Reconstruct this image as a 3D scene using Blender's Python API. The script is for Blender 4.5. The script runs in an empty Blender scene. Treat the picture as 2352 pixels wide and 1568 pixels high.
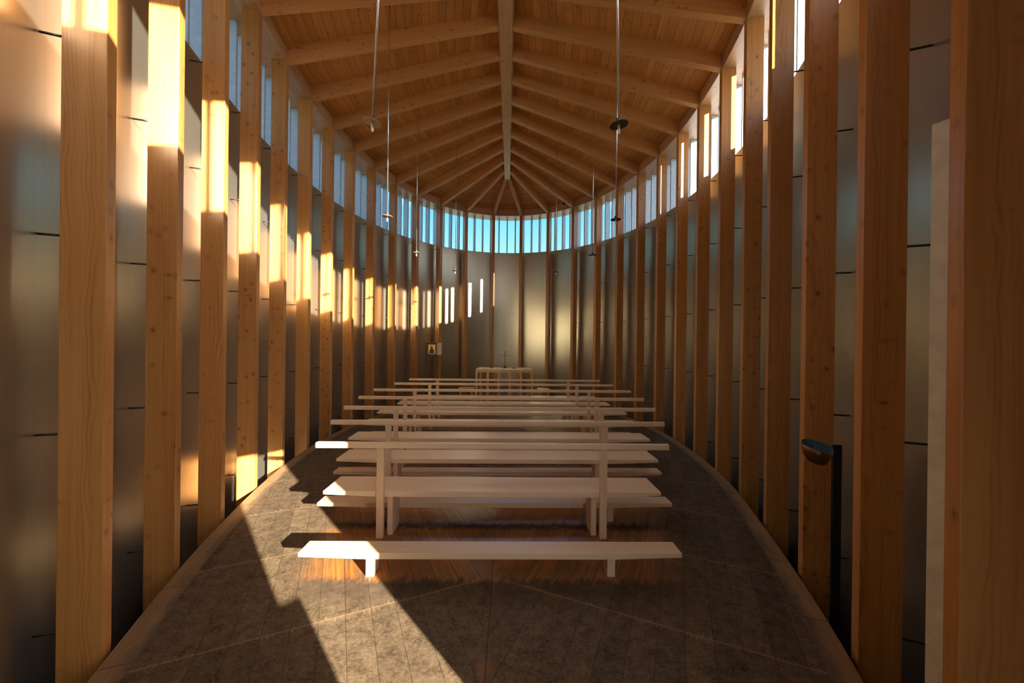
import bpy, bmesh, math, random
from mathutils import Vector, Matrix
random.seed(7)
S = bpy.context.scene
COL = S.collection
R = math.radians

# ------------------------------------------------------------------ materials
class NT:
    def __init__(self, name):
        self.m = bpy.data.materials.new(name); self.m.use_nodes = True
        self.t = self.m.node_tree; self.n = self.t.nodes
        self.b = self.n['Principled BSDF']
    def new(self, typ, **kw):
        x = self.n.new(typ)
        for k, v in kw.items(): setattr(x, k, v)
        return x
    def link(self, a, b): self.t.links.new(a, b)
    def put(self, sock, v):
        if hasattr(v, 'is_linked') or hasattr(v, 'node'): self.link(v, sock)
        elif v is not None: sock.default_value = v
    def math(self, op, a, b=None, c=None, clamp=False):
        x = self.new('ShaderNodeMath', operation=op); x.use_clamp = clamp
        self.put(x.inputs[0], a)
        if b is not None: self.put(x.inputs[1], b)
        if c is not None: self.put(x.inputs[2], c)
        return x.outputs[0]
    def comb(self, x, y, z):
        c = self.new('ShaderNodeCombineXYZ')
        for s, v in zip(c.inputs, (x, y, z)): self.put(s, v)
        return c.outputs[0]
    def sep(self, v):
        s = self.new('ShaderNodeSeparateXYZ'); self.link(v, s.inputs[0]); return s.outputs
    def noise(self, vec, scale, detail=2.0, rough=0.5):
        x = self.new('ShaderNodeTexNoise')
        if vec is not None: self.link(vec, x.inputs['Vector'])
        x.inputs['Scale'].default_value = scale; x.inputs['Detail'].default_value = detail
        x.inputs['Roughness'].default_value = rough
        return x.outputs['Fac']
    def mapr(self, v, a, b, c=0.0, d=1.0, smooth=False):
        x = self.new('ShaderNodeMapRange'); x.clamp = True
        if smooth: x.interpolation_type = 'SMOOTHSTEP'
        self.put(x.inputs[0], v)
        for i, q in enumerate((a, b, c, d)): self.put(x.inputs[i + 1], q)
        return x.outputs[0]
    def mix(self, f, a, b, typ='MIX'):
        x = self.new('ShaderNodeMix', data_type='RGBA', blend_type=typ)
        self.put(x.inputs[0], f)
        self.put(x.inputs[6], a if hasattr(a, 'node') else (*a, 1)); self.put(x.inputs[7], b if hasattr(b, 'node') else (*b, 1))
        return x.outputs[2]
    def bump(self, h, strength=0.1, dist=0.005):
        x = self.new('ShaderNodeBump'); x.inputs['Strength'].default_value = strength
        x.inputs['Distance'].default_value = dist
        self.link(h, x.inputs['Height']); self.link(x.outputs[0], self.b.inputs['Normal'])
    def set(self, **kw):
        for k, v in kw.items(): self.put(self.b.inputs[k.replace('_', ' ')], v)

def wood_grain(T, a, x, y, base, dark, knot=True, ring=1.0, kscale=1.0, fine=1.0, branch=False):
    """a runs along the grain, x and y across it (sockets, metres). Returns colour, height."""
    warp = T.noise(T.comb(T.math('MULTIPLY', x, 3.0), T.math('MULTIPLY', y, 3.0), T.math('MULTIPLY', a, 0.9)), 1.6, 2.0)
    wv = T.math('SUBTRACT', warp, 0.5)
    xs = T.math('ADD', x, T.math('MULTIPLY', wv, 0.10)); ys = T.math('ADD', y, T.math('MULTIPLY', wv, 0.07))
    rad = T.math('SQRT', T.math('ADD', T.math('MULTIPLY', xs, xs), T.math('MULTIPLY', ys, ys)))
    rings = T.math('SINE', T.math('MULTIPLY', rad, 400.0))
    rings = T.math('MULTIPLY', T.mapr(rings, -0.2, 1.0, 0, 1, True), T.mapr(T.noise(T.comb(T.math('MULTIPLY', x, 22.0), T.math('MULTIPLY', y, 22.0), T.math('MULTIPLY', a, 0.5)), 1.0, 2.0), 0.40, 0.66))
    streak = T.noise(T.comb(T.math('MULTIPLY', x, 42.0), T.math('MULTIPLY', y, 42.0), T.math('MULTIPLY', a, 1.2)), 1.0, 4.0, 0.62)
    streak = T.mapr(streak, 0.35, 0.7)
    broad = T.noise(T.comb(T.math('MULTIPLY', x, 5.0), T.math('MULTIPLY', y, 5.0), T.math('MULTIPLY', a, 0.6)), 1.0, 2.0)
    f = T.math('ADD', T.math('MULTIPLY', rings, 0.38 * ring), T.math('MULTIPLY', streak, 0.40 * fine))
    f = T.math('ADD', f, T.math('MULTIPLY', T.math('SUBTRACT', broad, 0.5), 0.7), clamp=True)
    col = T.mix(f, base, dark)
    if knot:
        vo = T.new('ShaderNodeTexVoronoi'); vo.voronoi_dimensions = '3D'; vo.feature = 'F1'
        T.link(T.comb(T.math('MULTIPLY', x, 13.0 * kscale), T.math('MULTIPLY', y, 13.0 * kscale), T.math('MULTIPLY', a, 10.0 * kscale)), vo.inputs['Vector'])
        vo.inputs['Scale'].default_value = 1.0
        gate = T.sep(vo.outputs['Color'])[0]
        on = T.math('GREATER_THAN', gate, 0.66)
        k = T.mapr(vo.outputs['Distance'], 0.085, 0.13, 1, 0, True)
        halo = T.mapr(vo.outputs['Distance'], 0.14, 0.36, 0.4, 0, True)
        k = T.math('MULTIPLY', T.math('MAXIMUM', k, halo), on)
        col = T.mix(T.math('MULTIPLY', k, 0.85), col, tuple(c * 0.42 for c in dark))
        if branch:
            v2 = T.new('ShaderNodeTexVoronoi'); v2.voronoi_dimensions = '3D'; v2.feature = 'F1'
            T.link(T.comb(T.math('MULTIPLY', xs, 5.5), T.math('MULTIPLY', ys, 5.5), T.math('MULTIPLY', a, 13.0)), v2.inputs['Vector'])
            v2.inputs['Scale'].default_value = 1.0
            g2 = T.math('GREATER_THAN', T.sep(v2.outputs['Color'])[1], 0.72)
            k2 = T.math('ADD', T.mapr(v2.outputs['Distance'], 0.05, 0.11, 0.5, 0, True), T.mapr(v2.outputs['Distance'], 0.08, 0.30, 0.22, 0, True))
            col = T.mix(T.math('MULTIPLY', k2, g2), col, tuple(c * 0.35 for c in dark))
    return col, f

def wood(name, base, dark, axis='Z', rough=0.5, spec=0.3, var=0.25, **kw):
    T = NT(name)
    tc = T.new('ShaderNodeTexCoord'); oi = T.new('ShaderNodeObjectInfo')
    x, y, z = T.sep(tc.outputs['Object'])
    r = oi.outputs['Random']
    a, p, q = {'Z': (z, x, y), 'X': (x, y, z), 'Y': (y, x, z)}[axis]
    a = T.math('ADD', a, T.math('MULTIPLY', r, 91.0))
    off = T.math('ADD', T.math('MULTIPLY', T.math('FRACT', T.math('MULTIPLY', r, 17.3)), 0.16), 0.015)
    p = T.math('ADD', p, off)
    q = T.math('ADD', q, T.math('SUBTRACT', T.math('MULTIPLY', T.math('FRACT', T.math('MULTIPLY', r, 41.7)), 0.2), 0.1))
    col, f = wood_grain(T, a, p, q, base, dark, **kw)
    hv = T.new('ShaderNodeHueSaturation'); T.link(col, hv.inputs['Color'])
    T.link(T.mapr(T.math('FRACT', T.math('MULTIPLY', r, 7.7)), 0, 1, 1 - var / 2, 1 + var / 2), hv.inputs['Value'])
    T.link(hv.outputs[0], T.b.inputs['Base Color'])
    T.set(Roughness=rough, Specular_IOR_Level=spec)
    T.bump(f, 0.12, 0.002)
    return T.m

def plain(name, col, rough=0.5, metal=0.0, spec=0.4):
    T = NT(name)
    tc = T.new('ShaderNodeTexCoord')
    n = T.noise(tc.outputs['Object'], 14.0, 3.0)
    c = T.mix(T.mapr(n, 0.3, 0.7), tuple(v * 0.88 for v in col), tuple(min(1, v * 1.08) for v in col))
    T.link(c, T.b.inputs['Base Color']); T.set(Roughness=rough, Metallic=metal, Specular_IOR_Level=spec)
    return T.m

M = {}
M['post'] = wood('larch_post', (0.56, 0.245, 0.062), (0.31, 0.102, 0.020), 'Z', 0.36, 0.5, ring=1.15, branch=True)
M['raft'] = wood('larch_rafter', (0.58, 0.27, 0.085), (0.40, 0.15, 0.04), 'X', 0.36, 0.6, var=0.15, ring=0.6)
M['plate'] = wood('larch_plate', (0.52, 0.28, 0.13), (0.34, 0.16, 0.06), 'X', 0.36, 0.6)
M['pew'] = wood('pale_maple', (0.80, 0.575, 0.345), (0.66, 0.445, 0.245), 'X', 0.36, 0.4, var=0.08, knot=False, ring=0.35, fine=0.7)
M['pewv'] = wood('pale_maple_upright', (0.76, 0.52, 0.31), (0.62, 0.39, 0.21), 'Z', 0.36, 0.4, var=0.08, knot=False, ring=0.35, fine=0.7)
M['altar'] = wood('altar_beech', (0.66, 0.42, 0.17), (0.52, 0.29, 0.10), 'Z', 0.4, 0.4, var=0.06, knot=False, ring=0.3)
M['white'] = plain('white_tabletop', (0.90, 0.88, 0.84), 0.6)
M['black'] = plain('black_steel', (0.012, 0.012, 0.013), 0.4, 0.3)
M['iron'] = plain('dark_iron', (0.06, 0.05, 0.045), 0.45, 0.6)
M['rod'] = plain('brushed_rod', (0.62, 0.58, 0.55), 0.3, 0.9)
M['pin'] = plain('spacer_steel', (0.07, 0.07, 0.075), 0.3, 0.9)
M['discd'] = plain('bronze_disc', (0.13, 0.105, 0.075), 0.4, 0.5)
M['disc_lit'] = plain('lit_bronze_disc', (0.33, 0.26, 0.17), 0.45, 0.4)  # lighter copy of the disc bronze, lit look put into the colour
M['bulb'] = plain('frosted_bulb', (0.82, 0.80, 0.76), 0.25)
M['bronze'] = plain('brown_bronze', (0.21, 0.10, 0.045), 0.3, 0.7)
M['patina'] = plain('blue_enamel', (0.09, 0.19, 0.24), 0.18, 0.3)
M['fin'] = plain('pale_grey_fin', (0.46, 0.54, 0.61), 0.5)
M['sill'] = plain('grey_sill', (0.33, 0.34, 0.34), 0.5)
M['iconbox'] = plain('dark_walnut', (0.10, 0.04, 0.018), 0.4)
M['gold'] = plain('gilt_panel', (0.85, 0.58, 0.14), 0.35, 0.6)
M['robe'] = plain('dark_robe_paint', (0.055, 0.022, 0.022), 0.5)
M['skin'] = plain('ochre_paint', (0.36, 0.19, 0.08), 0.5)
M['leafpale'] = plain('pale_gilt_door', (0.60, 0.48, 0.26), 0.4, 0.4)
M['jamb'] = plain('cream_board', (0.82, 0.76, 0.55), 0.5)

def make_wall_mat():
    T = NT('silver_paint')
    tc = T.new('ShaderNodeTexCoord')
    x, y, z = T.sep(tc.outputs['Object'])
    v = T.comb(T.math('MULTIPLY', x, 26.0), T.math('MULTIPLY', y, 26.0), T.math('MULTIPLY', z, 0.35))
    st = T.noise(v, 1.0, 3.0, 0.6)
    bl = T.noise(tc.outputs['Object'], 1.6, 4.0, 0.6)
    f = T.math('ADD', T.math('MULTIPLY', st, 0.5), T.math('MULTIPLY', bl, 0.5))
    T.link(T.mix(T.mapr(f, 0.25, 0.75), (0.48, 0.44, 0.325), (0.57, 0.525, 0.40)), T.b.inputs['Base Color'])
    T.set(Metallic=0.9, Specular_IOR_Level=0.5)
    T.set(Roughness=0.31)
    return T.m
M['wall'] = make_wall_mat()

def make_deck_mat():
    T = NT('ceiling_boards')
    uv = T.new('ShaderNodeUVMap')
    u, v, _ = T.sep(uv.outputs[0])
    bw = 0.105
    q = T.math('DIVIDE', u, bw)
    idx = T.math('FLOOR', q); fr = T.math('FRACT', q)
    wn = T.new('ShaderNodeTexWhiteNoise'); wn.noise_dimensions = '1D'; T.link(idx, wn.inputs['W'])
    rnd = wn.outputs['Value']
    jn = T.math('FLOOR', T.math('ADD', T.math('DIVIDE', v, 2.3), T.math('MULTIPLY', rnd, 5.0)))
    wn2 = T.new('ShaderNodeTexWhiteNoise'); wn2.noise_dimensions = '2D'; T.link(T.comb(idx, jn, 0.0), wn2.inputs['Vector'])
    r2 = wn2.outputs['Value']
    col, f = wood_grain(T, T.math('ADD', v, T.math('MULTIPLY', r2, 37.0)), T.math('ADD', T.math('MULTIPLY', fr, bw), T.math('MULTIPLY', r2, 3.1)),
                        T.math('MULTIPLY', r2, 0.08), (0.60, 0.265, 0.07), (0.36, 0.12, 0.024), ring=0.7, kscale=1.15)
    hv = T.new('ShaderNodeHueSaturation'); T.link(col, hv.inputs['Color'])
    T.link(T.mapr(r2, 0, 1, 0.86, 1.12), hv.inputs['Value'])
    edge = T.math('MINIMUM', fr, T.math('SUBTRACT', 1.0, fr))
    gap = T.mapr(edge, 0.008, 0.04, 0.25, 1.0)
    T.link(T.mix(gap, (0.09, 0.04, 0.015), hv.outputs[0]), T.b.inputs['Base Color'])
    T.set(Roughness=0.5, Specular_IOR_Level=0.25)
    T.bump(gap, 0.35, 0.004)
    return T.m
M['deck'] = make_deck_mat()

# pew rows: left x, right x, y of the rail, post xs, kneeler left x, right x, kneeler y
ROWS = [(-1.497, 1.268, 2.98, -0.997, 0.753, -1.357, 1.155, 2.492, 0.010),
        (-1.762, 1.574, 3.806, -1.197, 0.972, -1.616, 1.424, 3.262, 0.016),
        (-1.984, 1.794, 4.618, -1.363, 1.138, -1.832, 1.645, 4.033, 0.018),
        (-2.130, 1.952, 5.442, -1.475, 1.265, -1.97, 1.79, 4.85, 0.018),
        (-2.213, 2.038, 6.296, -1.547, 1.336, -2.05, 1.88, 5.70, 0.025),
        (-2.154, 1.979, 7.194, -1.490, 1.288, -2.0, 1.84, 6.59, 0.015),
        (-2.082, 1.922, 8.003, -1.497, 1.247, -1.93, 1.77, 7.40, 0.022)]
XA = -0.096

def make_floor_mat():
    T = NT('worn_floorboards')
    tc = T.new('ShaderNodeTexCoord')
    x, y, z = T.sep(tc.outputs['Object'])
    xr = T.math('SUBTRACT', x, XA); ax = T.math('ABSOLUTE', xr); sg = T.math('SIGN', xr)
    c, s = math.cos(R(24)), math.sin(R(24))
    along = T.math('ADD', T.math('MULTIPLY', y, c), T.math('MULTIPLY', ax, s))
    acr = T.math('SUBTRACT', T.math('MULTIPLY', ax, c), T.math('MULTIPLY', y, s))
    bw = 0.135
    q = T.math('DIVIDE', acr, bw); idx = T.math('FLOOR', q); fr = T.math('FRACT', q)
    p = T.math('DIVIDE', T.math('SUBTRACT', along, 2.29), 0.82); jdx = T.math('FLOOR', p); fj = T.math('FRACT', p)
    wn = T.new('ShaderNodeTexWhiteNoise'); wn.noise_dimensions = '3D'; T.link(T.comb(idx, jdx, sg), wn.inputs['Vector'])
    r = wn.outputs['Value']
    ga = T.math('ADD', along, T.math('MULTIPLY', r, 53.0)); gx = T.math('ADD', acr, T.math('MULTIPLY', r, 7.0))
    fineg = T.noise(T.comb(T.math('MULTIPLY', gx, 75.0), T.math('MULTIPLY', ga, 2.2), sg), 1.0, 4.0, 0.65)
    blot = T.noise(tc.outputs['Object'], 13.0, 8.0, 0.74)
    big = T.noise(tc.outputs['Object'], 1.3, 3.0, 0.6)
    speck = T.noise(tc.outputs['Object'], 55.0, 4.0, 0.7)
    worn = T.mix(T.mapr(blot, 0.33, 0.66), (0.030, 0.0155, 0.0065), (0.160, 0.110, 0.061))
    worn = T.mix(T.mapr(speck, 0.45, 0.72, 0, 0.5), worn, (0.27, 0.20, 0.12))
    worn = T.mix(T.mapr(fineg, 0.3, 0.7, 0, 0.40), worn, (0.09, 0.062, 0.040))
    varn = T.mix(T.mapr(fineg, 0.35, 0.7), (0.40, 0.165, 0.035), (0.19, 0.06, 0.015))
    dark = T.mix(T.mapr(blot, 0.3, 0.7), (0.045, 0.032, 0.022), (0.10, 0.07, 0.045))
    # varnish kept beneath the kneelers and pews, scuffed dark where feet rest
    wob = T.math('MULTIPLY', T.math('SUBTRACT', T.noise(T.comb(T.math('MULTIPLY', x, 26.0), T.math('MULTIPLY', y, 7.0), 0.0), 1.0, 5.0, 0.7), 0.5), 0.22)
    yy = T.math('ADD', y, wob)
    var_m, dark_m = None, None
    for row in ROWS:
        k0, k1 = row[7], row[2]
        b = T.math('MULTIPLY', T.mapr(yy, k0 - 0.07, k0 + 0.03, 0, 1, True), T.mapr(yy, k1 + 0.12, k1 + 0.20, 1, 0, True))
        d = T.math('MULTIPLY', T.mapr(yy, k0 - 0.34, k0 - 0.12, 0, 1, True), T.mapr(yy, k0 - 0.04, k0 + 0.06, 1, 0, True))
        var_m = b if var_m is None else T.math('MAXIMUM', var_m, b)
        dark_m = d if dark_m is None else T.math('MAXIMUM', dark_m, d)
    half = T.mapr(y, 2.4, 5.6, 1.22, 1.95)
    inx = T.mapr(T.math('SUBTRACT', ax, half), -0.22, 0.12, 1, 0, True)
    rag = T.mapr(T.noise(T.comb(T.math('MULTIPLY', gx, 22.0), T.math('MULTIPLY', ga, 3.0), sg), 1.0, 5.0, 0.7), 0.30, 0.52)
    col = T.mix(T.math('MULTIPLY', T.math('MULTIPLY', dark_m, inx), 0.75), worn, dark)
    col = T.mix(T.math('MULTIPLY', T.math('MULTIPLY', var_m, inx), rag), col, varn)
    # bare reddish wood left along the centre seam and beside joints
    seamw = T.mapr(T.math('ADD', ax, T.math('MULTIPLY', T.math('SUBTRACT', blot, 0.5), 0.25)), 0.005, 0.05, 0.8, 0, True)
    col = T.mix(T.math('MULTIPLY', seamw, T.mapr(big, 0.45, 0.6)), col, (0.34, 0.16, 0.06))
    ej = T.math('MINIMUM', fj, T.math('SUBTRACT', 1.0, fj))
    jw = T.math('MAXIMUM', T.mapr(ej, 0.004, 0.010, 1, 0, True), T.math('MULTIPLY', T.mapr(ej, 0.01, 0.06, 1, 0, True), T.mapr(fineg, 0.54, 0.66)))
    col = T.mix(T.math('MULTIPLY', jw, 0.55), col, (0.36, 0.23, 0.12))
    hv = T.new('ShaderNodeHueSaturation'); T.link(col, hv.inputs['Color']); T.link(T.mapr(r, 0, 1, 0.82, 1.15), hv.inputs['Value'])
    e = T.math('MINIMUM', fr, T.math('SUBTRACT', 1.0, fr))
    g1 = T.mapr(e, 0.008, 0.020, T.math('SUBTRACT', 0.35, T.math('MULTIPLY', T.math('MULTIPLY', var_m, inx), 0.35)), 1); g2 = T.mapr(ej, 0.001, 0.003, 0.5, 1); g3 = T.mapr(ax, 0.001, 0.004, 0.2, 1)
    gap = T.math('MULTIPLY', T.math('MULTIPLY', g1, g2), g3)
    T.link(T.mix(gap, (0.035, 0.022, 0.014), hv.outputs[0]), T.b.inputs['Base Color'])
    T.link(T.mapr(T.math('MULTIPLY', var_m, inx), 0, 1, 0.62, 0.34), T.b.inputs['Roughness'])
    T.link(T.mapr(T.math('MULTIPLY', var_m, inx), 0, 1, 0.12, 0.5), T.b.inputs['Specular IOR Level'])
    T.bump(T.math('ADD', T.math('MULTIPLY', gap, 0.7), T.math('ADD', T.math('MULTIPLY', speck, 0.25), T.math('MULTIPLY', fineg, 0.25))), 0.35, 0.004)
    return T.m
M['floor'] = make_floor_mat()

def make_border_mat():
    T = NT('border_boards')
    uv = T.new('ShaderNodeUVMap')
    u, v, _ = T.sep(uv.outputs[0])          # u along the edge, v across
    p = T.math('DIVIDE', u, 0.62); j = T.math('FLOOR', p); fj = T.math('FRACT', p)
    wn = T.new('ShaderNodeTexWhiteNoise'); wn.noise_dimensions = '1D'; T.link(j, wn.inputs['W']); r = wn.outputs['Value']
    col, f = wood_grain(T, T.math('ADD', u, T.math('MULTIPLY', r, 31.0)), T.math('ADD', v, T.math('MULTIPLY', r, 0.1)), T.math('MULTIPLY', r, 0.1),
                        (0.32, 0.19, 0.085), (0.13, 0.07, 0.03), knot=False, ring=1.2)
    dirt = T.noise(T.comb(T.math('MULTIPLY', u, 5.0), T.math('MULTIPLY', v, 14.0), 0.0), 1.0, 5.0, 0.7)
    inner = T.mapr(T.math('ADD', v, T.math('MULTIPLY', T.math('SUBTRACT', dirt, 0.5), 0.20)), 0.05, 0.13, 0, 0.9, True)
    col = T.mix(inner, col, (0.115, 0.08, 0.048))
    ej = T.math('MINIMUM', fj, T.math('SUBTRACT', 1.0, fj))
    T.link(T.mix(T.mapr(ej, 0.002, 0.006), (0.04, 0.025, 0.015), col), T.b.inputs['Base Color'])
    T.set(Roughness=0.5, Specular_IOR_Level=0.35); T.bump(f, 0.15, 0.003)
    return T.m
M['border'] = make_border_mat()

def make_glass():
    T = NT('clear_pane')
    T.n.remove(T.b)
    tr = T.new('ShaderNodeBsdfTransparent'); gl = T.new('ShaderNodeBsdfGlossy'); mx = T.new('ShaderNodeMixShader')
    gl.inputs['Roughness'].default_value = 0.02; tr.inputs[0].default_value = (0.96, 0.98, 0.98, 1)
    fz = T.new('ShaderNodeFresnel'); fz.inputs[0].default_value = 1.25
    T.link(fz.outputs[0], mx.inputs[0]); T.link(tr.outputs[0], mx.inputs[1]); T.link(gl.outputs[0], mx.inputs[2])
    T.link(mx.outputs[0], T.n['Material Output'].inputs[0])
    return T.m
M['glass'] = make_glass()

def make_ground():
    T = NT('alpine_ground')
    tc = T.new('ShaderNodeTexCoord')
    n = T.noise(tc.outputs['Object'], 0.35, 6.0, 0.65)
    T.link(T.mix(T.mapr(n, 0.35, 0.65), (0.13, 0.14, 0.09), (0.22, 0.21, 0.15)), T.b.inputs['Base Color'])
    T.set(Roughness=0.9, Specular_IOR_Level=0.1)
    return T.m
M['ground'] = make_ground()

# ------------------------------------------------------------------ helpers
def obj(name, verts, faces, mat, parent=None, loc=(0, 0, 0), rot=0.0, bevel=0.0, smooth=False, uvs=None):
    me = bpy.data.meshes.new(name)
    me.from_pydata([tuple(v) for v in verts], [], faces)
    if uvs:
        l = me.uv_layers.new(name='UVMap')
        for poly in me.polygons:
            for li in poly.loop_indices: l.data[li].uv = uvs[me.loops[li].vertex_index]
    bm = bmesh.new(); bm.from_mesh(me)
    bmesh.ops.recalc_face_normals(bm, faces=bm.faces)
    if bevel > 0:
        bmesh.ops.bevel(bm, geom=[e for e in bm.edges], offset=bevel, segments=2, affect='EDGES', profile=0.6)
    bm.to_mesh(me); bm.free()
    if smooth:
        for p in me.polygons: p.use_smooth = True
    me.materials.append(mat)
    o = bpy.data.objects.new(name, me); COL.objects.link(o)
    o.location = loc; o.rotation_euler = (0, 0, rot)
    if parent: o.parent = parent
    return o

def boxv(x0, x1, y0, y1, z0, z1):
    v = [(x, y, z) for z in (z0, z1) for (x, y) in ((x0, y0), (x1, y0), (x1, y1), (x0, y1))]
    f = [(3, 2, 1, 0), (4, 5, 6, 7), (0, 1, 5, 4), (1, 2, 6, 5), (2, 3, 7, 6), (3, 0, 4, 7)]
    return v, f

def box(name, d, mat, parent=None, bevel=0.003, loc=(0, 0, 0), rot=0.0):
    v, f = boxv(*d)
    return obj(name, v, f, mat, parent, loc, rot, bevel)

def prism(name, prof, y0, y1, mat, parent=None, bevel=0.003, **kw):
    """profile in x,z extruded along y"""
    n = len(prof)
    v = [(x, y0, z) for x, z in prof] + [(x, y1, z) for x, z in prof]
    f = [tuple(range(n)), tuple(range(2 * n - 1, n - 1, -1))] + [(i, (i + 1) % n, n + (i + 1) % n, n + i) for i in range(n)]
    return obj(name, v, f, mat, parent, bevel=bevel, **kw)

def lathe(name, prof, mat, parent=None, loc=(0, 0, 0), n=28):
    v, f = [], []
    for r, z in prof:
        for k in range(n):
            a = 2 * math.pi * k / n; v.append((r * math.cos(a), r * math.sin(a), z))
    for i in range(len(prof) - 1):
        for k in range(n):
            f.append((i * n + k, i * n + (k + 1) % n, (i + 1) * n + (k + 1) % n, (i + 1) * n + k))
    f.append(tuple(range(n))); f.append(tuple(range((len(prof) - 1) * n, len(prof) * n)))
    o = obj(name, v, f, mat, parent, loc)
    for p in o.data.polygons: p.use_smooth = len(p.vertices) == 4
    m = o.modifiers.new('edges', 'EDGE_SPLIT'); m.split_angle = R(35)
    return o

def tube(name, a, b, r, mat, parent=None, n=10):
    a, b = Vector(a), Vector(b); d = (b - a).normalized()
    u = d.orthogonal().normalized(); w = d.cross(u)
    v = [tuple(p + r * (math.cos(2 * math.pi * k / n) * u + math.sin(2 * math.pi * k / n) * w)) for p in (a, b) for k in range(n)]
    f = [(k, (k + 1) % n, n + (k + 1) % n, n + k) for k in range(n)] + [tuple(range(n)), tuple(range(n, 2 * n))]
    o = obj(name, v, f, mat, parent)
    for p in o.data.polygons: p.use_smooth = len(p.vertices) == 4
    return o

def thing(name, label, cat, loc=(0, 0, 0), rot=0.0, group=None):
    o = bpy.data.objects.new(name, None); COL.objects.link(o); o.empty_display_size = 0.1
    o.location = loc; o.rotation_euler = (0, 0, rot)
    return tag(o, label, cat, group)

def tag(o, label, cat, group=None):
    o['label'] = label; o['category'] = cat
    if group: o['group'] = group
    return o

def structure(o):
    o['kind'] = 'structure'; return o

# ------------------------------------------------------------------ plan of the chapel
HE, SILL, DEPTH, WOFF = 4.95, 3.99, 0.165, 0.265
HALF = {4: (2.548, 4.017), 5: (2.694, 4.749), 6: (2.776, 5.484), 7: (2.804, 6.221), 8: (2.765, 6.96), 9: (2.644, 7.69),
        10: (2.43, 8.4), 11: (2.108, 9.07), 12: (1.663, 9.661), 13: (1.077, 10.116), 14: (0.373, 10.364)}
LP = {0: (-1.70, 1.19), 1: (-1.984, 1.905), 2: (-2.243, 2.605), 3: (-2.458, 3.305)}
RP = {0: (1.452, 1.237), 1: (1.752, 1.905), 2: (2.012, 2.605), 3: (2.238, 3.305)}
for i, (h, y) in HALF.items():
    LP[i] = (XA - h, y); RP[i] = (XA + h, y)
RING = [('L', i, LP[i]) for i in range(15)] + [('R', i, RP[i]) for i in range(14, -1, -1)]
PTS = [Vector(p) for _, _, p in RING]
def unit(v): return v / v.length
EXT = [PTS[0] * 2 - PTS[1]] + PTS + [PTS[-1] * 2 - PTS[-2]]
TAN = [unit(EXT[i + 2] - EXT[i]) for i in range(len(PTS))]
NOR = [Vector((-t.y, t.x)) for t in TAN]           # outward (walking up the left, over the apse, down the right)

SUB = 6
def curve(off):
    """smooth line through the posts' inner faces, pushed outward by off; returns list of points (SUB per bay)"""
    P = [p + n * off for p, n in zip(PTS, NOR)]
    E = [P[0] * 2 - P[1]] + P + [P[-1] * 2 - P[-2]]
    out = []
    for i in range(len(P) - 1):
        a, b, c, d = E[i], E[i + 1], E[i + 2], E[i + 3]
        for k in range(SUB):
            t = k / SUB
            out.append(0.5 * ((2 * b) + (c - a) * t + (2 * a - 5 * b + 4 * c - d) * t * t + (3 * b - a - 3 * c + d) * t ** 3))
    out.append(P[-1]); return out
def bay(line, i): return line[i * SUB:(i + 1) * SUB + 1]
NB = len(PTS) - 1
# the tail closes behind the viewer
TAIL_R = [Vector(p) for p in ((1.42, 0.62), (1.119, 0.199), (0.885, -0.10), (0.848, -0.133), (0.767, -0.207), (0.63, -0.33), (0.41, -0.515), (-0.12, -0.95))]
TAIL_L = [Vector(p) for p in ((-0.72, -0.52), (-1.20, -0.05), (-1.62, 0.48))]

def strip(name, A, B, z0, z1, mat, closed_uv=None, smooth=True):
    """solid wall strip between two plan lines A (inner) and B (outer)"""
    n = len(A); v = []
    for a, b in zip(A, B): v += [(a.x, a.y, z0), (a.x, a.y, z1), (b.x, b.y, z1), (b.x, b.y, z0)]
    f = []
    for i in range(n - 1):
        for k in range(4):
            f.append((i * 4 + k, i * 4 + (k + 1) % 4, (i + 1) * 4 + (k + 1) % 4, (i + 1) * 4 + k))
    f.append((3, 2, 1, 0)); e = (n - 1) * 4; f.append((e, e + 1, e + 2, e + 3))
    o = obj(name, v, f, mat)
    if smooth:
        for p in o.data.polygons: p.use_smooth = True
        m = o.modifiers.new('edges', 'EDGE_SPLIT'); m.split_angle = R(40)
    return o

def offset_poly(L, d):
    out = []
    for i, p in enumerate(L):
        a = L[max(i - 1, 0)]; b = L[min(i + 1, len(L) - 1)]; t = unit(b - a); out.append(p + Vector((-t.y, t.x)) * d)
    return out

# --- walls
W0, W1 = curve(WOFF), curve(WOFF + 0.035)
for nm, i0, i1 in (('wall_left', 0, 11), ('wall_apse', 11, 17), ('wall_right', 17, NB)):
    a, b = i0 * SUB, i1 * SUB + 1
    structure(strip(nm, W0[a:b], W1[a:b], -0.45, SILL, M['wall']))
tr = [W0[-1]] + TAIL_R
tro = offset_poly(tr, 0.05)
def tail_piece(name, i, j, z0, z1): structure(strip(name, tr[i:j + 1], tro[i:j + 1], z0, z1, M['wall'], smooth=False))
tail_piece('wall_entrance', 0, 2, -0.45, SILL)
tail_piece('wall_lintel', 2, 5, 1.885, SILL)
tail_piece('wall_threshold', 2, 5, -0.45, -0.02)
tail_piece('wall_rail', 4, 5, -0.02, 0.92)
tail_piece('wall_tip', 5, 8, -0.45, SILL)
tl = [TAIL_R[-1]] + TAIL_L + [W0[0]]
structure(strip('wall_tail', tl, offset_poly(tl, 0.05), -0.45, HE + 0.175, M['wall'], smooth=False))  # carried to the eave without clerestory, to cut fill light near the viewer

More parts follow.
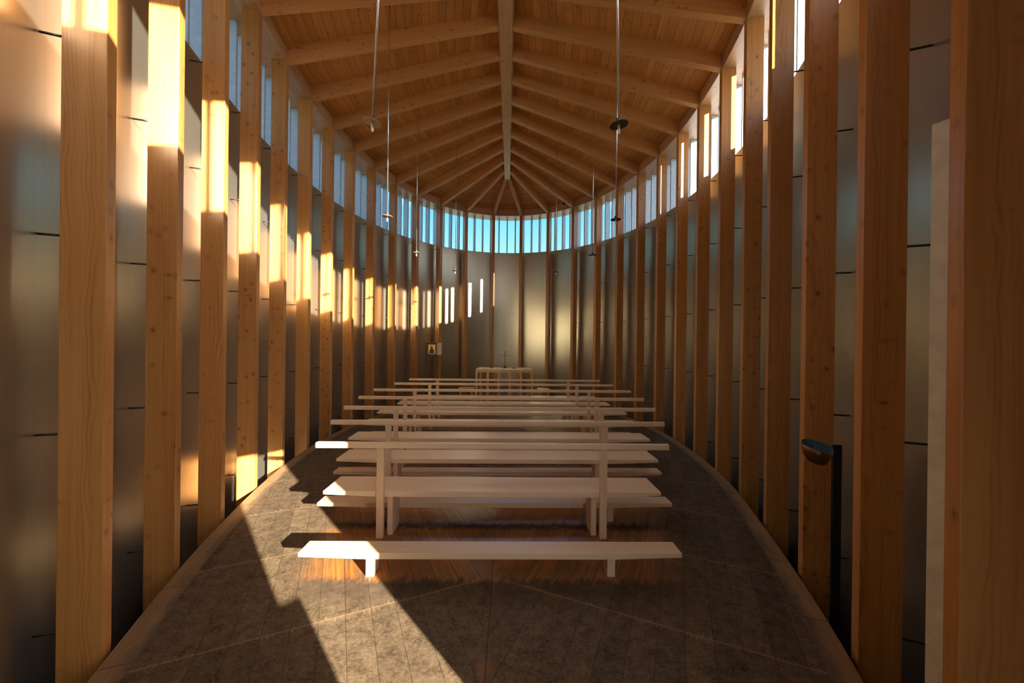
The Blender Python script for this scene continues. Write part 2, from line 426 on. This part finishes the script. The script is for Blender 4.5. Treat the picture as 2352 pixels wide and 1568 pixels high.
# --- floor and its border board
E0, E1 = curve(-0.035), curve(-0.165)
tail_floor = [p for p in offset_poly(TAIL_R, -0.30)[:-1]] + [Vector((-0.12, -0.55))] + [p for p in offset_poly(TAIL_L, -0.30)]
def slab(name, L, z0, z1, mat):
    n = len(L)
    v = [(p.x, p.y, z0) for p in L] + [(p.x, p.y, z1) for p in L]
    f = [tuple(range(n)), tuple(range(n, 2 * n))] + [(i, (i + 1) % n, n + (i + 1) % n, n + i) for i in range(n)]
    return obj(name, v, f, mat)
structure(slab('floor', E1 + tail_floor, -0.05, 0.0, M['floor']))
v, f, uv, acc = [], [], [], 0.0
for i, (a, b) in enumerate(zip(E0, E1)):
    if i: acc += (E0[i] - E0[i - 1]).length
    v += [(a.x, a.y, 0), (b.x, b.y, 0), (b.x, b.y, -0.06), (a.x, a.y, -0.06)]; uv += [(acc, 0), (acc, 0.13), (acc, 0.13), (acc, 0)]
for i in range(len(E0) - 1):
    for k in range(4): f.append((i * 4 + k, i * 4 + (k + 1) % 4, (i + 1) * 4 + (k + 1) % 4, (i + 1) * 4 + k))
structure(obj('trim_1', v, f, M['border'], uvs=uv))
G = curve(0.6)
base_line = [p for p in curve(WOFF + 0.02)]
structure(slab('floor_base', base_line + TAIL_R[:] + TAIL_L, -0.5, -0.45, plain('dark_subfloor', (0.03, 0.028, 0.026), 0.9)))
structure(box('ground', (-60, 60, -60, 60, -0.62, -0.52), M['ground'], bevel=0))

# --- posts with their steel spacer rods
ORD = ['first', 'second', 'third', 'fourth', 'fifth', 'sixth', 'seventh', 'eighth', 'ninth', 'tenth', 'eleventh', 'twelfth', 'thirteenth', 'fourteenth', 'fifteenth']
POST_LOOK = {('L', 1): 'broad orange larch post nearest the viewer on the left, only its head sunlit',
             ('L', 2): 'larch post second from the viewer on the left, upper third glowing in sun',
             ('L', 3): 'larch post third from the viewer on the left, two narrow sun stripes on it',
             ('L', 4): 'larch post fourth from the viewer on the left, its foot in bright sunlight',
             ('L', 5): 'larch post fifth from the viewer on the left, at the tip of the floor sunlight',
             ('R', 0): 'knotty larch post cut by the right edge of the picture beside the cream jamb',
             ('R', 1): 'tall dark orange larch post second from the right edge of the picture',
             ('R', 2): 'larch post directly behind the bronze bowl stand on the right',
             ('L', 14): 'slim larch post behind the altar, just left of the black cross',
             ('R', 14): 'slim larch post behind the altar, just right of the black cross',
             ('L', 12): 'larch post standing right behind the small gold icon box'}
posts = {}
for (s, i, p), t, nr in zip(RING, TAN, NOR):
    if s == 'L' and i == 0: continue
    side = 'left' if s == 'L' else 'right'
    n = i - 1 if s == 'L' else i
    lab = POST_LOOK.get((s, i), f'square larch post, {ORD[n]} from the viewer in the {side} row')
    o = box('timber_post', (-0.04, 0.04, 0, DEPTH, 0, HE + 0.45), M['post'], None, 0.0035, (p[0], p[1], -0.45), math.atan2(t.y, t.x))
    tag(o, lab, 'post', 'larch posts around the chapel')
    posts[(s, i)] = o
    for z in (0.13, 1.08, 2.03, 2.98, 3.88):
        tube('spacer_rod', (0, DEPTH - 0.01, z + 0.45), (0, WOFF - 0.002, z + 0.45), 0.006, M['pin'], o, 8)

# --- cream jamb board between the two nearest right posts
jb = tag(obj('door_jamb', *boxv(-0.02, 0.02, 0, 0.24, 0, 2.84), M['jamb'], None, (0, 0, 0)), 'tall cream board standing between the two nearest right posts', 'jamb')
jb.location = (1.615, 1.45, -0.45); jb.rotation_euler = (0, 0, R(-66) - math.pi / 2)

# --- ridge beam, rafters, wall plates, ceiling
RAT = {5: .8167, 6: .7382, 7: .6755, 8: .622, 9: .5787, 10: .5366, 11: .499, 12: .4682, 13: .442, 14: .4272}
ATT = {i: 4.309 / (r + 0.0463) for i, r in RAT.items()}
ATT.update({4: 4.50, 3: 4.0, 2: 3.46, 1: 2.88, 0: 2.25})
def ridge_z(y): return 1.55 + 3.888 + (9.1 - y) * 0.0463
FIN_D = 0.15
RD = 0.185                                             # rafter depth
def ridge_w(y): return 0.064 + (9.1 - y) * 0.0047      # half width
ys = [9.16, 8.0, 6.5, 5.0, 3.5, 2.0, 0.0, -0.6]
v, f = [], []
for y in ys:
    w = ridge_w(y); z = ridge_z(y) - 0.012
    v += [(-w, y, z), (w, y, z), (w + 0.045, y, z + RD + 0.09), (-w - 0.045, y, z + RD + 0.09)]
for i in range(len(ys) - 1):
    for k in range(4): f.append((i * 4 + k, i * 4 + (k + 1) % 4, (i + 1) * 4 + (k + 1) % 4, (i + 1) * 4 + k))
f += [(3, 2, 1, 0), tuple(range(len(v) - 4, len(v)))]
rb = obj('ridge_beam', v, f, wood('larch_ridge', (0.56, 0.32, 0.15), (0.40, 0.20, 0.08), 'Y', 0.36, 0.6), None, (XA, 0, 0))
tag(rb, 'long tapering ridge beam running down the middle of the ceiling', 'beam')

plate_top = HE + RD + 0.02
for (s, i, p), t, nr in zip(RING, TAN, NOR):
    y = ATT[i]
    w = ridge_w(y) if i < 14 else 0.03
    a = Vector((p[0], p[1], HE)) + Vector((nr.x, nr.y, 0)) * 0.0
    sgn = -1 if s == 'L' else 1
    b = Vector((XA + sgn * w * (0.96 if i < 14 else 1), y if i < 14 else 9.15, ridge_z(y)))
    d = b - a; L = d.length
    X = d.normalized(); Yv = Vector((0, 0, 1)).cross(X).normalized(); Z = X.cross(Yv)
    dz = RD / Z.z
    # vertical cuts at both ends
    hw = 0.042
    prof = []
    for px in (0, L):
        for sy in (-hw, hw):
            for h in (0, RD):
                q = (a if px == 0 else b) + Yv * sy + Vector((0, 0, h * 1.0 / max(Z.z, 0.7)))
                prof.append(q)
    Mw = Matrix((X, Yv, Z)).transposed().to_4x4(); Mw.translation = a
    inv = Mw.inverted()
    vv = [tuple(inv @ q) for q in prof]
    ff = [(0, 1, 3, 2), (4, 6, 7, 5), (0, 4, 5, 1), (2, 3, 7, 6), (0, 2, 6, 4), (1, 5, 7, 3)]
    o = obj('roof_rafter', vv, ff, M['raft'], None)
    o.matrix_world = Mw
    side = 'left' if s == 'L' else 'right'
    if i == 14: lab = f'short rafter fanning from the ridge end to the post {side} of the cross'
    elif i == 13: lab = f'hip rafter fanning out over the {side} side of the altar, outermost of the short fan'
    elif i in (4, 3, 2, 1, 0): lab = f'rafter near the viewer on the {side}, resting on the {ORD[i - 1] if s == "L" and i else ORD[i]} post of that side'
    else: lab = f'rafter from the ridge down to the {ORD[i - 1] if s == "L" else ORD[i]} post of the {side} row'
    tag(o, lab, 'rafter', 'rafters of the leaf shaped roof')

# ceiling deck
def deck_line():
    rows = []
    out2, out1 = curve(0.44), curve(0.0)
    for bi in range(NB):
        (s0, i0, _), (s1, i1, _) = RING[bi], RING[bi + 1]
        for k in range(SUB + (1 if bi == NB - 1 else 0)):
            t = k / SUB; idx = bi * SUB + k
            def rp(s, i):
                y = ATT[i] if i < 14 else 9.15
                return Vector((XA, y, ridge_z(ATT[i]) + RD))
            rg = rp(s0, i0).lerp(rp(s1, i1), t)
            e = out1[idx]; o = out2[idx]
            rows.append((Vector((o.x, o.y, HE + RD)), Vector((e.x, e.y, HE + RD)), rg))
    return rows
DR = deck_line()
def tri_z(x, y):
    """height of the ceiling boards above a plan point"""
    for i in range(len(DR) - 1):
        for T in ((DR[i][1], DR[i + 1][1], DR[i + 1][2]), (DR[i][1], DR[i + 1][2], DR[i][2])):
            a, b, c = T
            den = (b.y - c.y) * (a.x - c.x) + (c.x - b.x) * (a.y - c.y)
            if abs(den) < 1e-9: continue
            l1 = ((b.y - c.y) * (x - c.x) + (c.x - b.x) * (y - c.y)) / den
            l2 = ((c.y - a.y) * (x - c.x) + (a.x - c.x) * (y - c.y)) / den
            if l1 >= -1e-6 and l2 >= -1e-6 and l1 + l2 <= 1 + 1e-6: return l1 * a.z + l2 * b.z + (1 - l1 - l2) * c.z
    return HE + RD
v, f, uv, acc = [], [], [], 0.0
for i, (o, e, r) in enumerate(DR):
    if i: acc += (e - DR[i - 1][1]).length
    L = (r - e).length
    v += [o, e, r]; uv += [(-0.44, acc), (0, acc), (L, acc)]
    for d in range(3): v.append((o, e, r)[d] + Vector((0, 0, 0.05))); uv.append(((-0.44, 0, L)[d], acc))
for i in range(len(DR) - 1):
    a, b = i * 6, i * 6 + 6
    f += [(a, a + 1, b + 1, b), (a + 1, a + 2, b + 2, b + 1), (a + 3, b + 3, b + 4, a + 4), (a + 4, b + 4, b + 5, a + 5), (a, b, b + 3, a + 3)]
structure(obj('ceiling', v, f, M['deck'], uvs=uv))
# tail ceiling behind the viewer
tp = [Vector((DR[-1][1].x, DR[-1][1].y))] + TAIL_R + TAIL_L + [Vector((DR[0][1].x, DR[0][1].y))]
tpo = offset_poly(tp, 0.25)
tpo[0] = Vector((DR[-1][0].x, DR[-1][0].y)); tpo[-1] = Vector((DR[0][0].x, DR[0][0].y))
rd0 = Vector((XA, ATT[0], ridge_z(ATT[0]) + RD)); rd1 = Vector((XA, 0.3, ridge_z(0.3) + RD))
v, f, uv = [], [], []
for p, q in zip(tp, tpo):
    v += [(q.x, q.y, HE + RD), (p.x, p.y, HE + RD)]; uv += [(-.3, p.x * 2), (0, p.x * 2)]
k0 = len(v); v += [tuple(rd0), tuple(rd1)]; uv += [(1.5, 0), (1.5, 1)]
for i in range(len(tp) - 1): f.append((2 * i, 2 * i + 1, 2 * i + 3, 2 * i + 2))
f.append((1, k0, k0 + 1, 3))
for i in range(1, len(tp) - 2): f.append((2 * i + 1, k0 + 1, 2 * i + 3))
f.append((2 * (len(tp) - 2) + 1, k0 + 1, k0, 2 * (len(tp) - 1) + 1))
structure(obj('ceiling_tail', v, f, M['deck'], uvs=uv))

# wall plates (edge beam pieces from post to post) and clerestory windows
P0, P1 = curve(0.0), curve(0.205)
H0, H1 = curve(0.29), curve(0.455)
GL = curve(0.465)
FIN_HOLD = {}
for bi in range(NB):
    (s0, i0, _), (s1, i1, _) = RING[bi], RING[bi + 1]
    if s0 == 'L' and s1 == 'L': where = f'left wall between the {ORD[i0 - 1] if i0 else "hidden"} and {ORD[i1 - 1]} posts'
    elif s0 == 'R': where = f'right wall between the {ORD[i1]} and {ORD[i0]} posts'
    else: where = 'apse wall directly behind the cross'
    if not (s0 == 'L' and i0 == 0):
        A, B = bay(P0, bi), bay(P1, bi)
        mid = A[SUB // 2]; t = unit(A[-1] - A[0]); ang = math.atan2(t.y, t.x)
        c, s_ = math.cos(-ang), math.sin(-ang)
        loc = lambda p: Vector(((p.x - mid.x) * c - (p.y - mid.y) * s_, (p.x - mid.x) * s_ + (p.y - mid.y) * c))
        o = strip('wall_plate', [loc(p) for p in A], [loc(p) for p in B], HE, HE + RD - 0.004, M['plate'])
        o.location = (mid.x, mid.y, 0); o.rotation_euler = (0, 0, ang)
        tag(o, f'horizontal timber plate atop the {where}', 'beam', 'timber plates under the eaves')
    w = strip(f'window_{bi + 1}', bay(curve(0.207), bi), bay(H1, bi), HE + 0.012, HE + RD - 0.006, M['plate'])
    structure(w)
    o = strip('sill', bay(H0, bi), bay(GL, bi), SILL, SILL + 0.018, M['sill']); o.parent = w
    FIN_HOLD[bi] = w
    A = bay(GL, bi)
    n = len(A); vv = [(p.x, p.y, z) for p in A for z in (SILL + 0.018, HE + RD - 0.01)]
    obj('glass_pane', vv, [(2 * i, 2 * i + 2, 2 * i + 3, 2 * i + 1) for i in range(n - 1)], M['glass'], w)
# upright fins, evenly spaced round the clerestory, plus one added to stop sun
FA = curve(0.30)
cum = [0.0]
for i in range(len(FA) - 1): cum.append(cum[-1] + (FA[i + 1] - FA[i]).length)
half_len, PITCH = cum[-1] / 2, 0.226
nf = int(half_len / PITCH)
def along_fins(P):
    best = (9e9, 0)
    for i in range(len(FA) - 1):
        e_ = FA[i + 1] - FA[i]; t = max(0.0, min(1.0, (P - FA[i]).dot(e_) / e_.length_squared))
        best = min(best, ((FA[i] + e_ * t - P).length, cum[i] + t * e_.length))
    return best[1]
sun_stop_fin = along_fins(Vector((2.46, 3.025)))  # added fin that keeps sun off the fourth right post
for q in [half_len + k * PITCH for k in range(-nf, nf + 1)] + [sun_stop_fin]:
    i = max(j for j in range(len(cum) - 1) if cum[j] <= q)
    p = FA[i].lerp(FA[i + 1], (q - cum[i]) / (cum[i + 1] - cum[i]))
    ta = unit(FA[min(i + 2, len(FA) - 1)] - FA[max(i - 1, 0)]); d = Vector((-ta.y, ta.x))
    box('fin', (0, FIN_D, -0.014, 0.014, SILL + 0.018, HE + 0.012), M['fin'], FIN_HOLD[min(i // SUB, NB - 1)], 0.002, (p.x, p.y, 0), math.atan2(d.y, d.x))
# clerestory of the tail: fins on the right only, the left is closed
hd = [tr[0], tr[1], tr[2], tr[3], tr[6], tr[7], tr[8]]
wr = structure(strip(f'window_{NB + 1}', hd, offset_poly(hd, 0.15), HE - 0.005, HE + RD - 0.006, M['sill'], smooth=False))
for cc in (-0.49, 0.226, 0.743, 1.219, 1.687, 1.95):
    for i in range(len(hd) - 1):
        c0, c1 = hd[i].x + 0.86 * hd[i].y, hd[i + 1].x + 0.86 * hd[i + 1].y
        if min(c0, c1) <= cc < max(c0, c1):
            p = hd[i].lerp(hd[i + 1], (cc - c0) / (c1 - c0)); d = unit(hd[i + 1] - hd[i]); nr = Vector((-d.y, d.x)); p = p + nr * 0.02
            box('fin', (0, 0.13, -0.022, 0.022, SILL, HE - 0.005), M['fin'], wr, 0.002, (p.x, p.y, 0), math.atan2(nr.y, nr.x))
# ------------------------------------------------------------------ pews and kneelers
PEW_LAB = ['pale wooden pew nearest the viewer, left rail tip sunlit', 'second pale pew from the viewer, just beyond the nearest one',
           'third pale pew from the viewer', 'fourth pale pew from the viewer, middle of the seven', 'fifth pale pew from the viewer, the widest of all',
           'sixth pale pew from the viewer, last but one before the altar', 'farthest pale pew, right in front of the altar']
KN_LAB = ['low pale kneeler plank nearest the viewer, left end in bright sun', 'second low kneeler, showing beneath the nearest pew seat', 'third low kneeler, showing beneath the second pew seat',
          'fourth low kneeler, under the rail of the third pew', 'fifth low kneeler from the viewer', 'sixth low kneeler from the viewer', 'farthest low kneeler, before the last pew']
def tapered(x0, x1, xa, xb, zt, th, te):
    return [(x0, zt), (x0, zt - te), (xa, zt - th), (xb, zt - th), (x1, zt - te), (x1, zt)]
for k, (xl, xr, y0, pl, pr, kl, kr, ky, sl) in enumerate(ROWS):
    cx = (pl + pr) / 2
    t = thing('pew', PEW_LAB[k], 'pew', (cx, y0, 0), sl, 'pale pews in rows')
    a, b, L, Rr = xl - cx, xr - cx, pl - cx, pr - cx
    ins = 0.045
    box('backrest_rail', (a, b, 0, 0.042, 0.703, 0.746), M['pew'], t, 0.005)
    for px in (L, Rr): box('upright', (px - 0.028, px + 0.028, 0.004, 0.036, 0, 0.703), M['pewv'], t, 0.003)
    prism('seat', tapered(a + ins, b - ins, L - 0.03, Rr + 0.03, 0.357, 0.046, 0.028), 0.037, 0.365, M['pew'], t, 0.004)
    for px, d in ((L, 1), (Rr, -1)):
        x0, x1 = sorted((px + d * 0.042, px + d * 0.085))
        box('leg', (x0, x1, 0.06, min(0.275, (ROWS[k + 1][7] if k < 6 else 99) - y0 - 0.02), 0, 0.311), M['pewv'], t, 0.003)
    kc = (kl + kr) / 2
    t = thing('kneeler', KN_LAB[k], 'kneeler', (kc, ky, 0), sl, 'low kneelers behind the pews')
    lx = [pl * 0.905 - kc + 0.005, pr * 0.915 - kc]
    prism('plank', tapered(kl - kc, kr - kc, lx[0] - 0.03, lx[1] + 0.03, 0.162, 0.042, 0.028), 0, 0.15, M['pew'], t, 0.004)
    for px in lx: box('leg', (px - 0.026, px + 0.026, 0.012, 0.125, 0, 0.12), M['pewv'], t, 0.003)

# ------------------------------------------------------------------ altar and what stands on it
AY = 8.95
t = thing('altar', 'small wooden altar table with slatted front and white top in the apse', 'altar', (-0.115, AY, 0))
v = [(-0.655, 0, .874), (0.655, 0, .874), (0.615, 0.40, .874), (-0.615, 0.40, .874)]
v += [(x, y, .902) for x, y, z in v]
obj('tabletop', v, boxv(0, 1, 0, 1, 0, 1)[1], M['white'], t, bevel=0.004)
box('front_rail', (-0.68, 0.68, -0.012, 0.035, .808, .874), M['altar'], t)
box('back_rail', (-0.62, 0.62, 0.355, 0.40, .808, .874), M['altar'], t)
for k in range(6):
    x = -0.645 + k * 0.258
    sp = -0.02 if k == 0 else (0.02 if k == 5 else 0)
    prism('leg', [(x - 0.03 + sp, 0), (x + 0.03 + sp, 0), (x + 0.03, .808), (x - 0.03, .808)], -0.01, 0.035, M['altar'], t)
    x *= 0.9
    if k in (0, 5): prism('leg', [(x - 0.03, 0), (x + 0.03, 0), (x + 0.03, .808), (x - 0.03, .808)], 0.358, 0.40, M['altar'], t)
t = thing('altar_cross', 'slender black cross standing on the middle of the altar', 'cross', (-0.105, AY + 0.13, .902))
lathe('base', [(0.045, 0), (0.044, 0.006), (0.010, 0.05), (0.007, 0.055)], M['iron'], t)
box('upright', (-0.006, 0.006, -0.005, 0.005, 0.05, 0.415), M['iron'], t, 0.001)
box('crossbar', (-0.12, 0.12, -0.004, 0.004, 0.297, 0.305), M['iron'], t, 0.001)
for x, w in ((-0.425, 'left'), (0.115, 'right')):
    o = lathe('candle_dish', [(0.046, 0), (0.05, 0.008), (0.03, 0.009), (0.012, 0.011), (0.009, 0.022), (0.002, 0.024)], M['iron'], None, (x, AY + 0.10, .903))
    tag(o, f'tiny flat dark candle dish on the altar, {w} of the cross', 'dish', 'dishes on the altar')
for x0, x1, w in ((-1.20, -0.83, 'left'), (0.68, 0.98, 'right')):
    c = (x0 + x1) / 2; h = (x1 - x0) / 2
    t = thing('low_stool', f'low wooden stool glimpsed {w} of the altar behind the pew rails', 'stool', (c, AY + 0.05, 0), 0, 'low stools beside the altar')
    prism('seat', tapered(-h, h, -h * .6, h * .6, .42, .045, .02), 0, 0.32, M['altar'], t)
    for dx in (-h * .7, h * .7): box('leg', (dx - 0.02, dx + 0.02, 0.03, 0.29, 0, .377), M['altar'], t)

# icon box on its thin stand
IX, IY = -1.79, 8.78
t = thing('icon_stand', 'small gilded icon in an open dark box on thin black legs', 'icon', (IX, IY, 0), R(6))
box('back_board', (-0.12, 0.12, 0.085, 0.10, 1.20, 1.49), M['iconbox'], t, 0.002)
for x in (-0.12, 0.105): box('box_side', (x, x + 0.015, 0, 0.085, 1.20, 1.49), M['iconbox'], t, 0.002)
for z in (1.20, 1.475): box('box_side', (-0.12, 0.12, 0, 0.085, z, z + 0.015), M['iconbox'], t, 0.002)
pn = box('icon_panel', (-0.098, 0.085, 0.068, 0.082, 1.225, 1.455), M['gold'], t, 0.002)
box('panel_border', (-0.088, 0.075, 0.064, 0.068, 1.238, 1.445), M['iconbox'], pn, 0.0)
box('gilt_ground', (-0.081, 0.068, 0.060, 0.064, 1.245, 1.438), M['gold'], pn, 0.0)
prof = [(-0.062, 1.246), (0.052, 1.246), (0.05, 1.30), (0.035, 1.34), (0.018, 1.362), (0.02, 1.39), (0.01, 1.412), (-0.008, 1.42), (-0.026, 1.41), (-0.034, 1.388), (-0.03, 1.362), (-0.045, 1.335), (-0.058, 1.29)]
prism('painted_figure', prof, 0.057, 0.060, M['robe'], pn, 0.0)
prism('painted_face', [(-0.006 + 0.014 * math.cos(a), 1.385 + 0.019 * math.sin(a)) for a in [k * math.pi / 6 for k in range(12)]], 0.055, 0.057, M['skin'], pn, 0.0)
d = box('box_door', (0, 0.112, -0.006, 0.006, 1.205, 1.485), M['leafpale'], t, 0.002); d.location = (0.122, 0.0, 0); d.rotation_euler = (0, 0, R(18)); d['label'] = 'open pale gilded door'
box('shelf', (-0.125, 0.125, 0.0, 0.10, 1.18, 1.20), M['black'], t, 0.002)
for x in (-0.145, -0.105, 0.105, 0.145): box('leg', (x - 0.006, x + 0.006, 0.04, 0.052, 0, 1.18 if abs(x) < 0.12 else 1.5), M['black'], t, 0.001)
box('foot', (-0.16, 0.16, 0.0, 0.10, 0, 0.012), M['black'], t, 0.002)

# ------------------------------------------------------------------ hanging lamps
def lamp(x, y, z, disc, label, tilt=0.0, rod=0.0055, lean=0.0):
    top = tri_z(x + tilt, y)
    t = thing('pendant_lamp', label, 'lamp', (x, y, z), 0, 'disc lamps hanging on long rods')
    tube('rod', (0, 0, 0.035), (tilt, 0, top - z + 0.01), rod, M['rod'], t)
    s = lathe('socket', [(0.014, 0.004), (0.014, 0.04), (0.008, 0.046)], M['iron'], t)
    dd = lathe('disc_shade', [(0.059, 0.0), (0.0605, 0.003), (0.058, 0.006), (0.012, 0.008)], disc, t)
    for o in (s, dd): o.rotation_euler = (0, lean, 0)
    lathe('bulb', [(0.008, 0.0), (0.0085, -0.012), (0.0078, -0.018), (0.0086, -0.024), (0.0085, -0.048), (0.003, -0.056)], M['bulb'], t, n=14)
LZ = 2.95
lamp(-0.905, 2.48, LZ, M['disc_lit'], 'nearest pendant disc lamp on the left, its disc lit pale brown', 0.10, 0.0066, 0.20)
lamp(-1.410, 4.36, LZ, M['disc_lit'], 'second pendant disc lamp of the left row, tan disc', 0.0, 0.0055, 0.04)
lamp(-1.515, 6.15, LZ, M['disc_lit'], 'third pendant disc lamp of the left row, before a far post')
lamp(-1.112, 7.70, LZ, M['discd'], 'farthest pendant disc lamp on the left, above the icon')
lamp(0.690, 2.46, LZ, M['discd'], 'nearest pendant disc lamp on the right, broad black disc', -0.07, 0.0066, -0.14)
lamp(1.200, 4.36, LZ, M['discd'], 'second pendant disc lamp of the right row, bronze disc', 0.0, 0.0055, -0.03)
lamp(1.320, 6.15, LZ, M['discd'], 'third pendant disc lamp of the right row')
lamp(0.915, 7.72, LZ, M['discd'], 'farthest pendant disc lamp on the right, beside the altar')

# small spotlight under the apse rafters
SX, SY = 1.33, 9.55
SZ = tri_z(SX, SY)
t = thing('spotlight', 'small black cylinder spotlight under the roof right of the altar', 'spotlight', (SX, SY, 5.02))
o = lathe('body', [(0.03, -0.06), (0.032, -0.055), (0.032, 0.06), (0.02, 0.065)], M['black'], t, n=20); o.rotation_euler = (R(12), R(22), 0)
o = lathe('lens', [(0.024, -0.002), (0.024, 0.0), (0.01, 0.002)], M['bulb'], t, n=20)
o.rotation_euler = (R(12), R(22), 0); o.location = Matrix.Rotation(R(22), 3, 'Y') @ Vector((0, 0, -0.0615))
o.location = o.rotation_euler.to_matrix() @ Vector((0, 0, -0.0615))
tube('bracket', (0, 0, 0.05), (0.02, 0, SZ - 5.02 + 0.005), 0.007, M['black'], t)

# bronze bowl on a black stand beside the floor edge
t = thing('bowl_stand', 'bronze bowl on a tall black metal stand beside the right floor edge', 'bowl stand', (1.935, 2.235, -0.45))
box('pole', (-0.025, 0.025, -0.009, 0.009, 0, 1.41), M['black'], t, 0.002)
box('arm', (-0.043, -0.02, -0.012, 0.012, 1.365, 1.395), M['black'], t, 0.002)
n = 32; rim = []
for k in range(n):
    a = 2 * math.pi * k / n
    x = math.cos(a); y = math.sin(a)
    rim.append((x * 0.086 - 0.004, y * abs(y) ** 0.45 * 0.078, 0.010 * max(0, -x) ** 2 + 0.010 * max(0, y)))
def bowl_part(name, lv, mat, parent, loc):
    v, f = [], []
    for s, z in lv:
        for (x, y, h) in rim: v.append((x * s + (1 - s) * 0.034, y * s, z + h * s * s))
    for i in range(len(lv) - 1):
        for k in range(n): f.append((i * n + k, i * n + (k + 1) % n, (i + 1) * n + (k + 1) % n, (i + 1) * n + k))
    f.append(tuple(range((len(lv) - 1) * n, len(lv) * n)))
    return obj(name, v, f, mat, parent, loc, smooth=True)
bw = thing_loc = (-0.128, -0.02, 1.405)
b = bowl_part('bowl', [(0.985, 0.0), (1.0, 0.0), (0.95, -0.034), (0.82, -0.066), (0.60, -0.092), (0.34, -0.106)], M['bronze'], t, bw); b.rotation_euler = (R(11), R(3), 0)
bowl_part('bowl_lining', [(0.985, 0.0), (0.93, -0.026), (0.79, -0.056), (0.55, -0.078), (0.30, -0.09)], M['patina'], b, (0, 0, 0))

# ------------------------------------------------------------------ light
SUN_AZ = Vector((-0.652, 0.758, 0)); TANE = 0.286
sd = Vector((-0.652, 0.758, -TANE)).normalized()
ld = bpy.data.lights.new('sun', 'SUN'); ld.energy = 12.6; ld.angle = R(0.53); ld.color = (1.0, 0.92, 0.80)
lo = bpy.data.objects.new('sun', ld); COL.objects.link(lo); lo.rotation_euler = sd.to_track_quat('-Z', 'Y').to_euler()

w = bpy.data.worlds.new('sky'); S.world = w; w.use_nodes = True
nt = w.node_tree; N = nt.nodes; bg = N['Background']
geo = N.new('ShaderNodeTexCoord'); sp = N.new('ShaderNodeSeparateXYZ'); nt.links.new(geo.outputs['Generated'], sp.inputs[0])
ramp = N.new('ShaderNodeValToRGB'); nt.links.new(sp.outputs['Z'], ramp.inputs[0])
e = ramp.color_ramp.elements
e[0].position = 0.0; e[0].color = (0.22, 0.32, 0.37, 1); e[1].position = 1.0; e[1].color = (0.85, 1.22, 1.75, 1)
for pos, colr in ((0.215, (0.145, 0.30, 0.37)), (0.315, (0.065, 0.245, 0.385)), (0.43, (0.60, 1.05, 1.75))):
    q = e.new(pos); q.color = (*colr, 1)  # sky above the visible band brightened to add interior fill
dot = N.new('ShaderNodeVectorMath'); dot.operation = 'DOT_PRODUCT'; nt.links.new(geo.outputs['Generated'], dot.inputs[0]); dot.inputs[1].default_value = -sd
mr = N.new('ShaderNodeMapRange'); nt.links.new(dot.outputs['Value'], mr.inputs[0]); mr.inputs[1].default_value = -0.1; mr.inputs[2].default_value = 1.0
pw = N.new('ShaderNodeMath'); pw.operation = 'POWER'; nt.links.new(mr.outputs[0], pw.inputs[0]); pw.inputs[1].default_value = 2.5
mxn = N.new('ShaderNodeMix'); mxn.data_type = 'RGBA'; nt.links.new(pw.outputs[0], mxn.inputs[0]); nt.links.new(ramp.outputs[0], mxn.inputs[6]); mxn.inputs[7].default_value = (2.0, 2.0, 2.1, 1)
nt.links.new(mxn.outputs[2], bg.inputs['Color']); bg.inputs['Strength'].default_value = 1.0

# ------------------------------------------------------------------ camera
roll, yaw, pitch = 0.0115, R(0.3632), R(-0.0775)
cy, sy, cp, spn = math.cos(yaw), math.sin(yaw), math.cos(pitch), math.sin(pitch)
fw = Vector((sy * cp, cy * cp, spn)); rt = Vector((cy, -sy, 0)); up = rt.cross(fw)
c, s = math.cos(roll), math.sin(roll)
r2 = c * rt + s * up; u2 = -s * rt + c * up
cd = bpy.data.cameras.new('camera'); co = bpy.data.objects.new('camera', cd); COL.objects.link(co)
mw = Matrix((r2, u2, -fw)).transposed().to_4x4(); mw.translation = Vector((0, 0, 1.55)); co.matrix_world = mw
cd.sensor_width = 36; cd.lens = 876.2 / 2352 * 36; cd.clip_start = 0.02; cd.clip_end = 300
S.camera = co

vs = S.view_settings
vs.view_transform = 'Standard'; vs.look = 'None'; vs.gamma = 1; vs.use_curve_mapping = False; vs.exposure = 1.8
S.cycles.max_bounces = 16; S.cycles.diffuse_bounces = 10; S.cycles.glossy_bounces = 6; S.cycles.transparent_max_bounces = 16
S.cycles.use_denoising = True
S.cycles.sample_clamp_indirect = 8.0
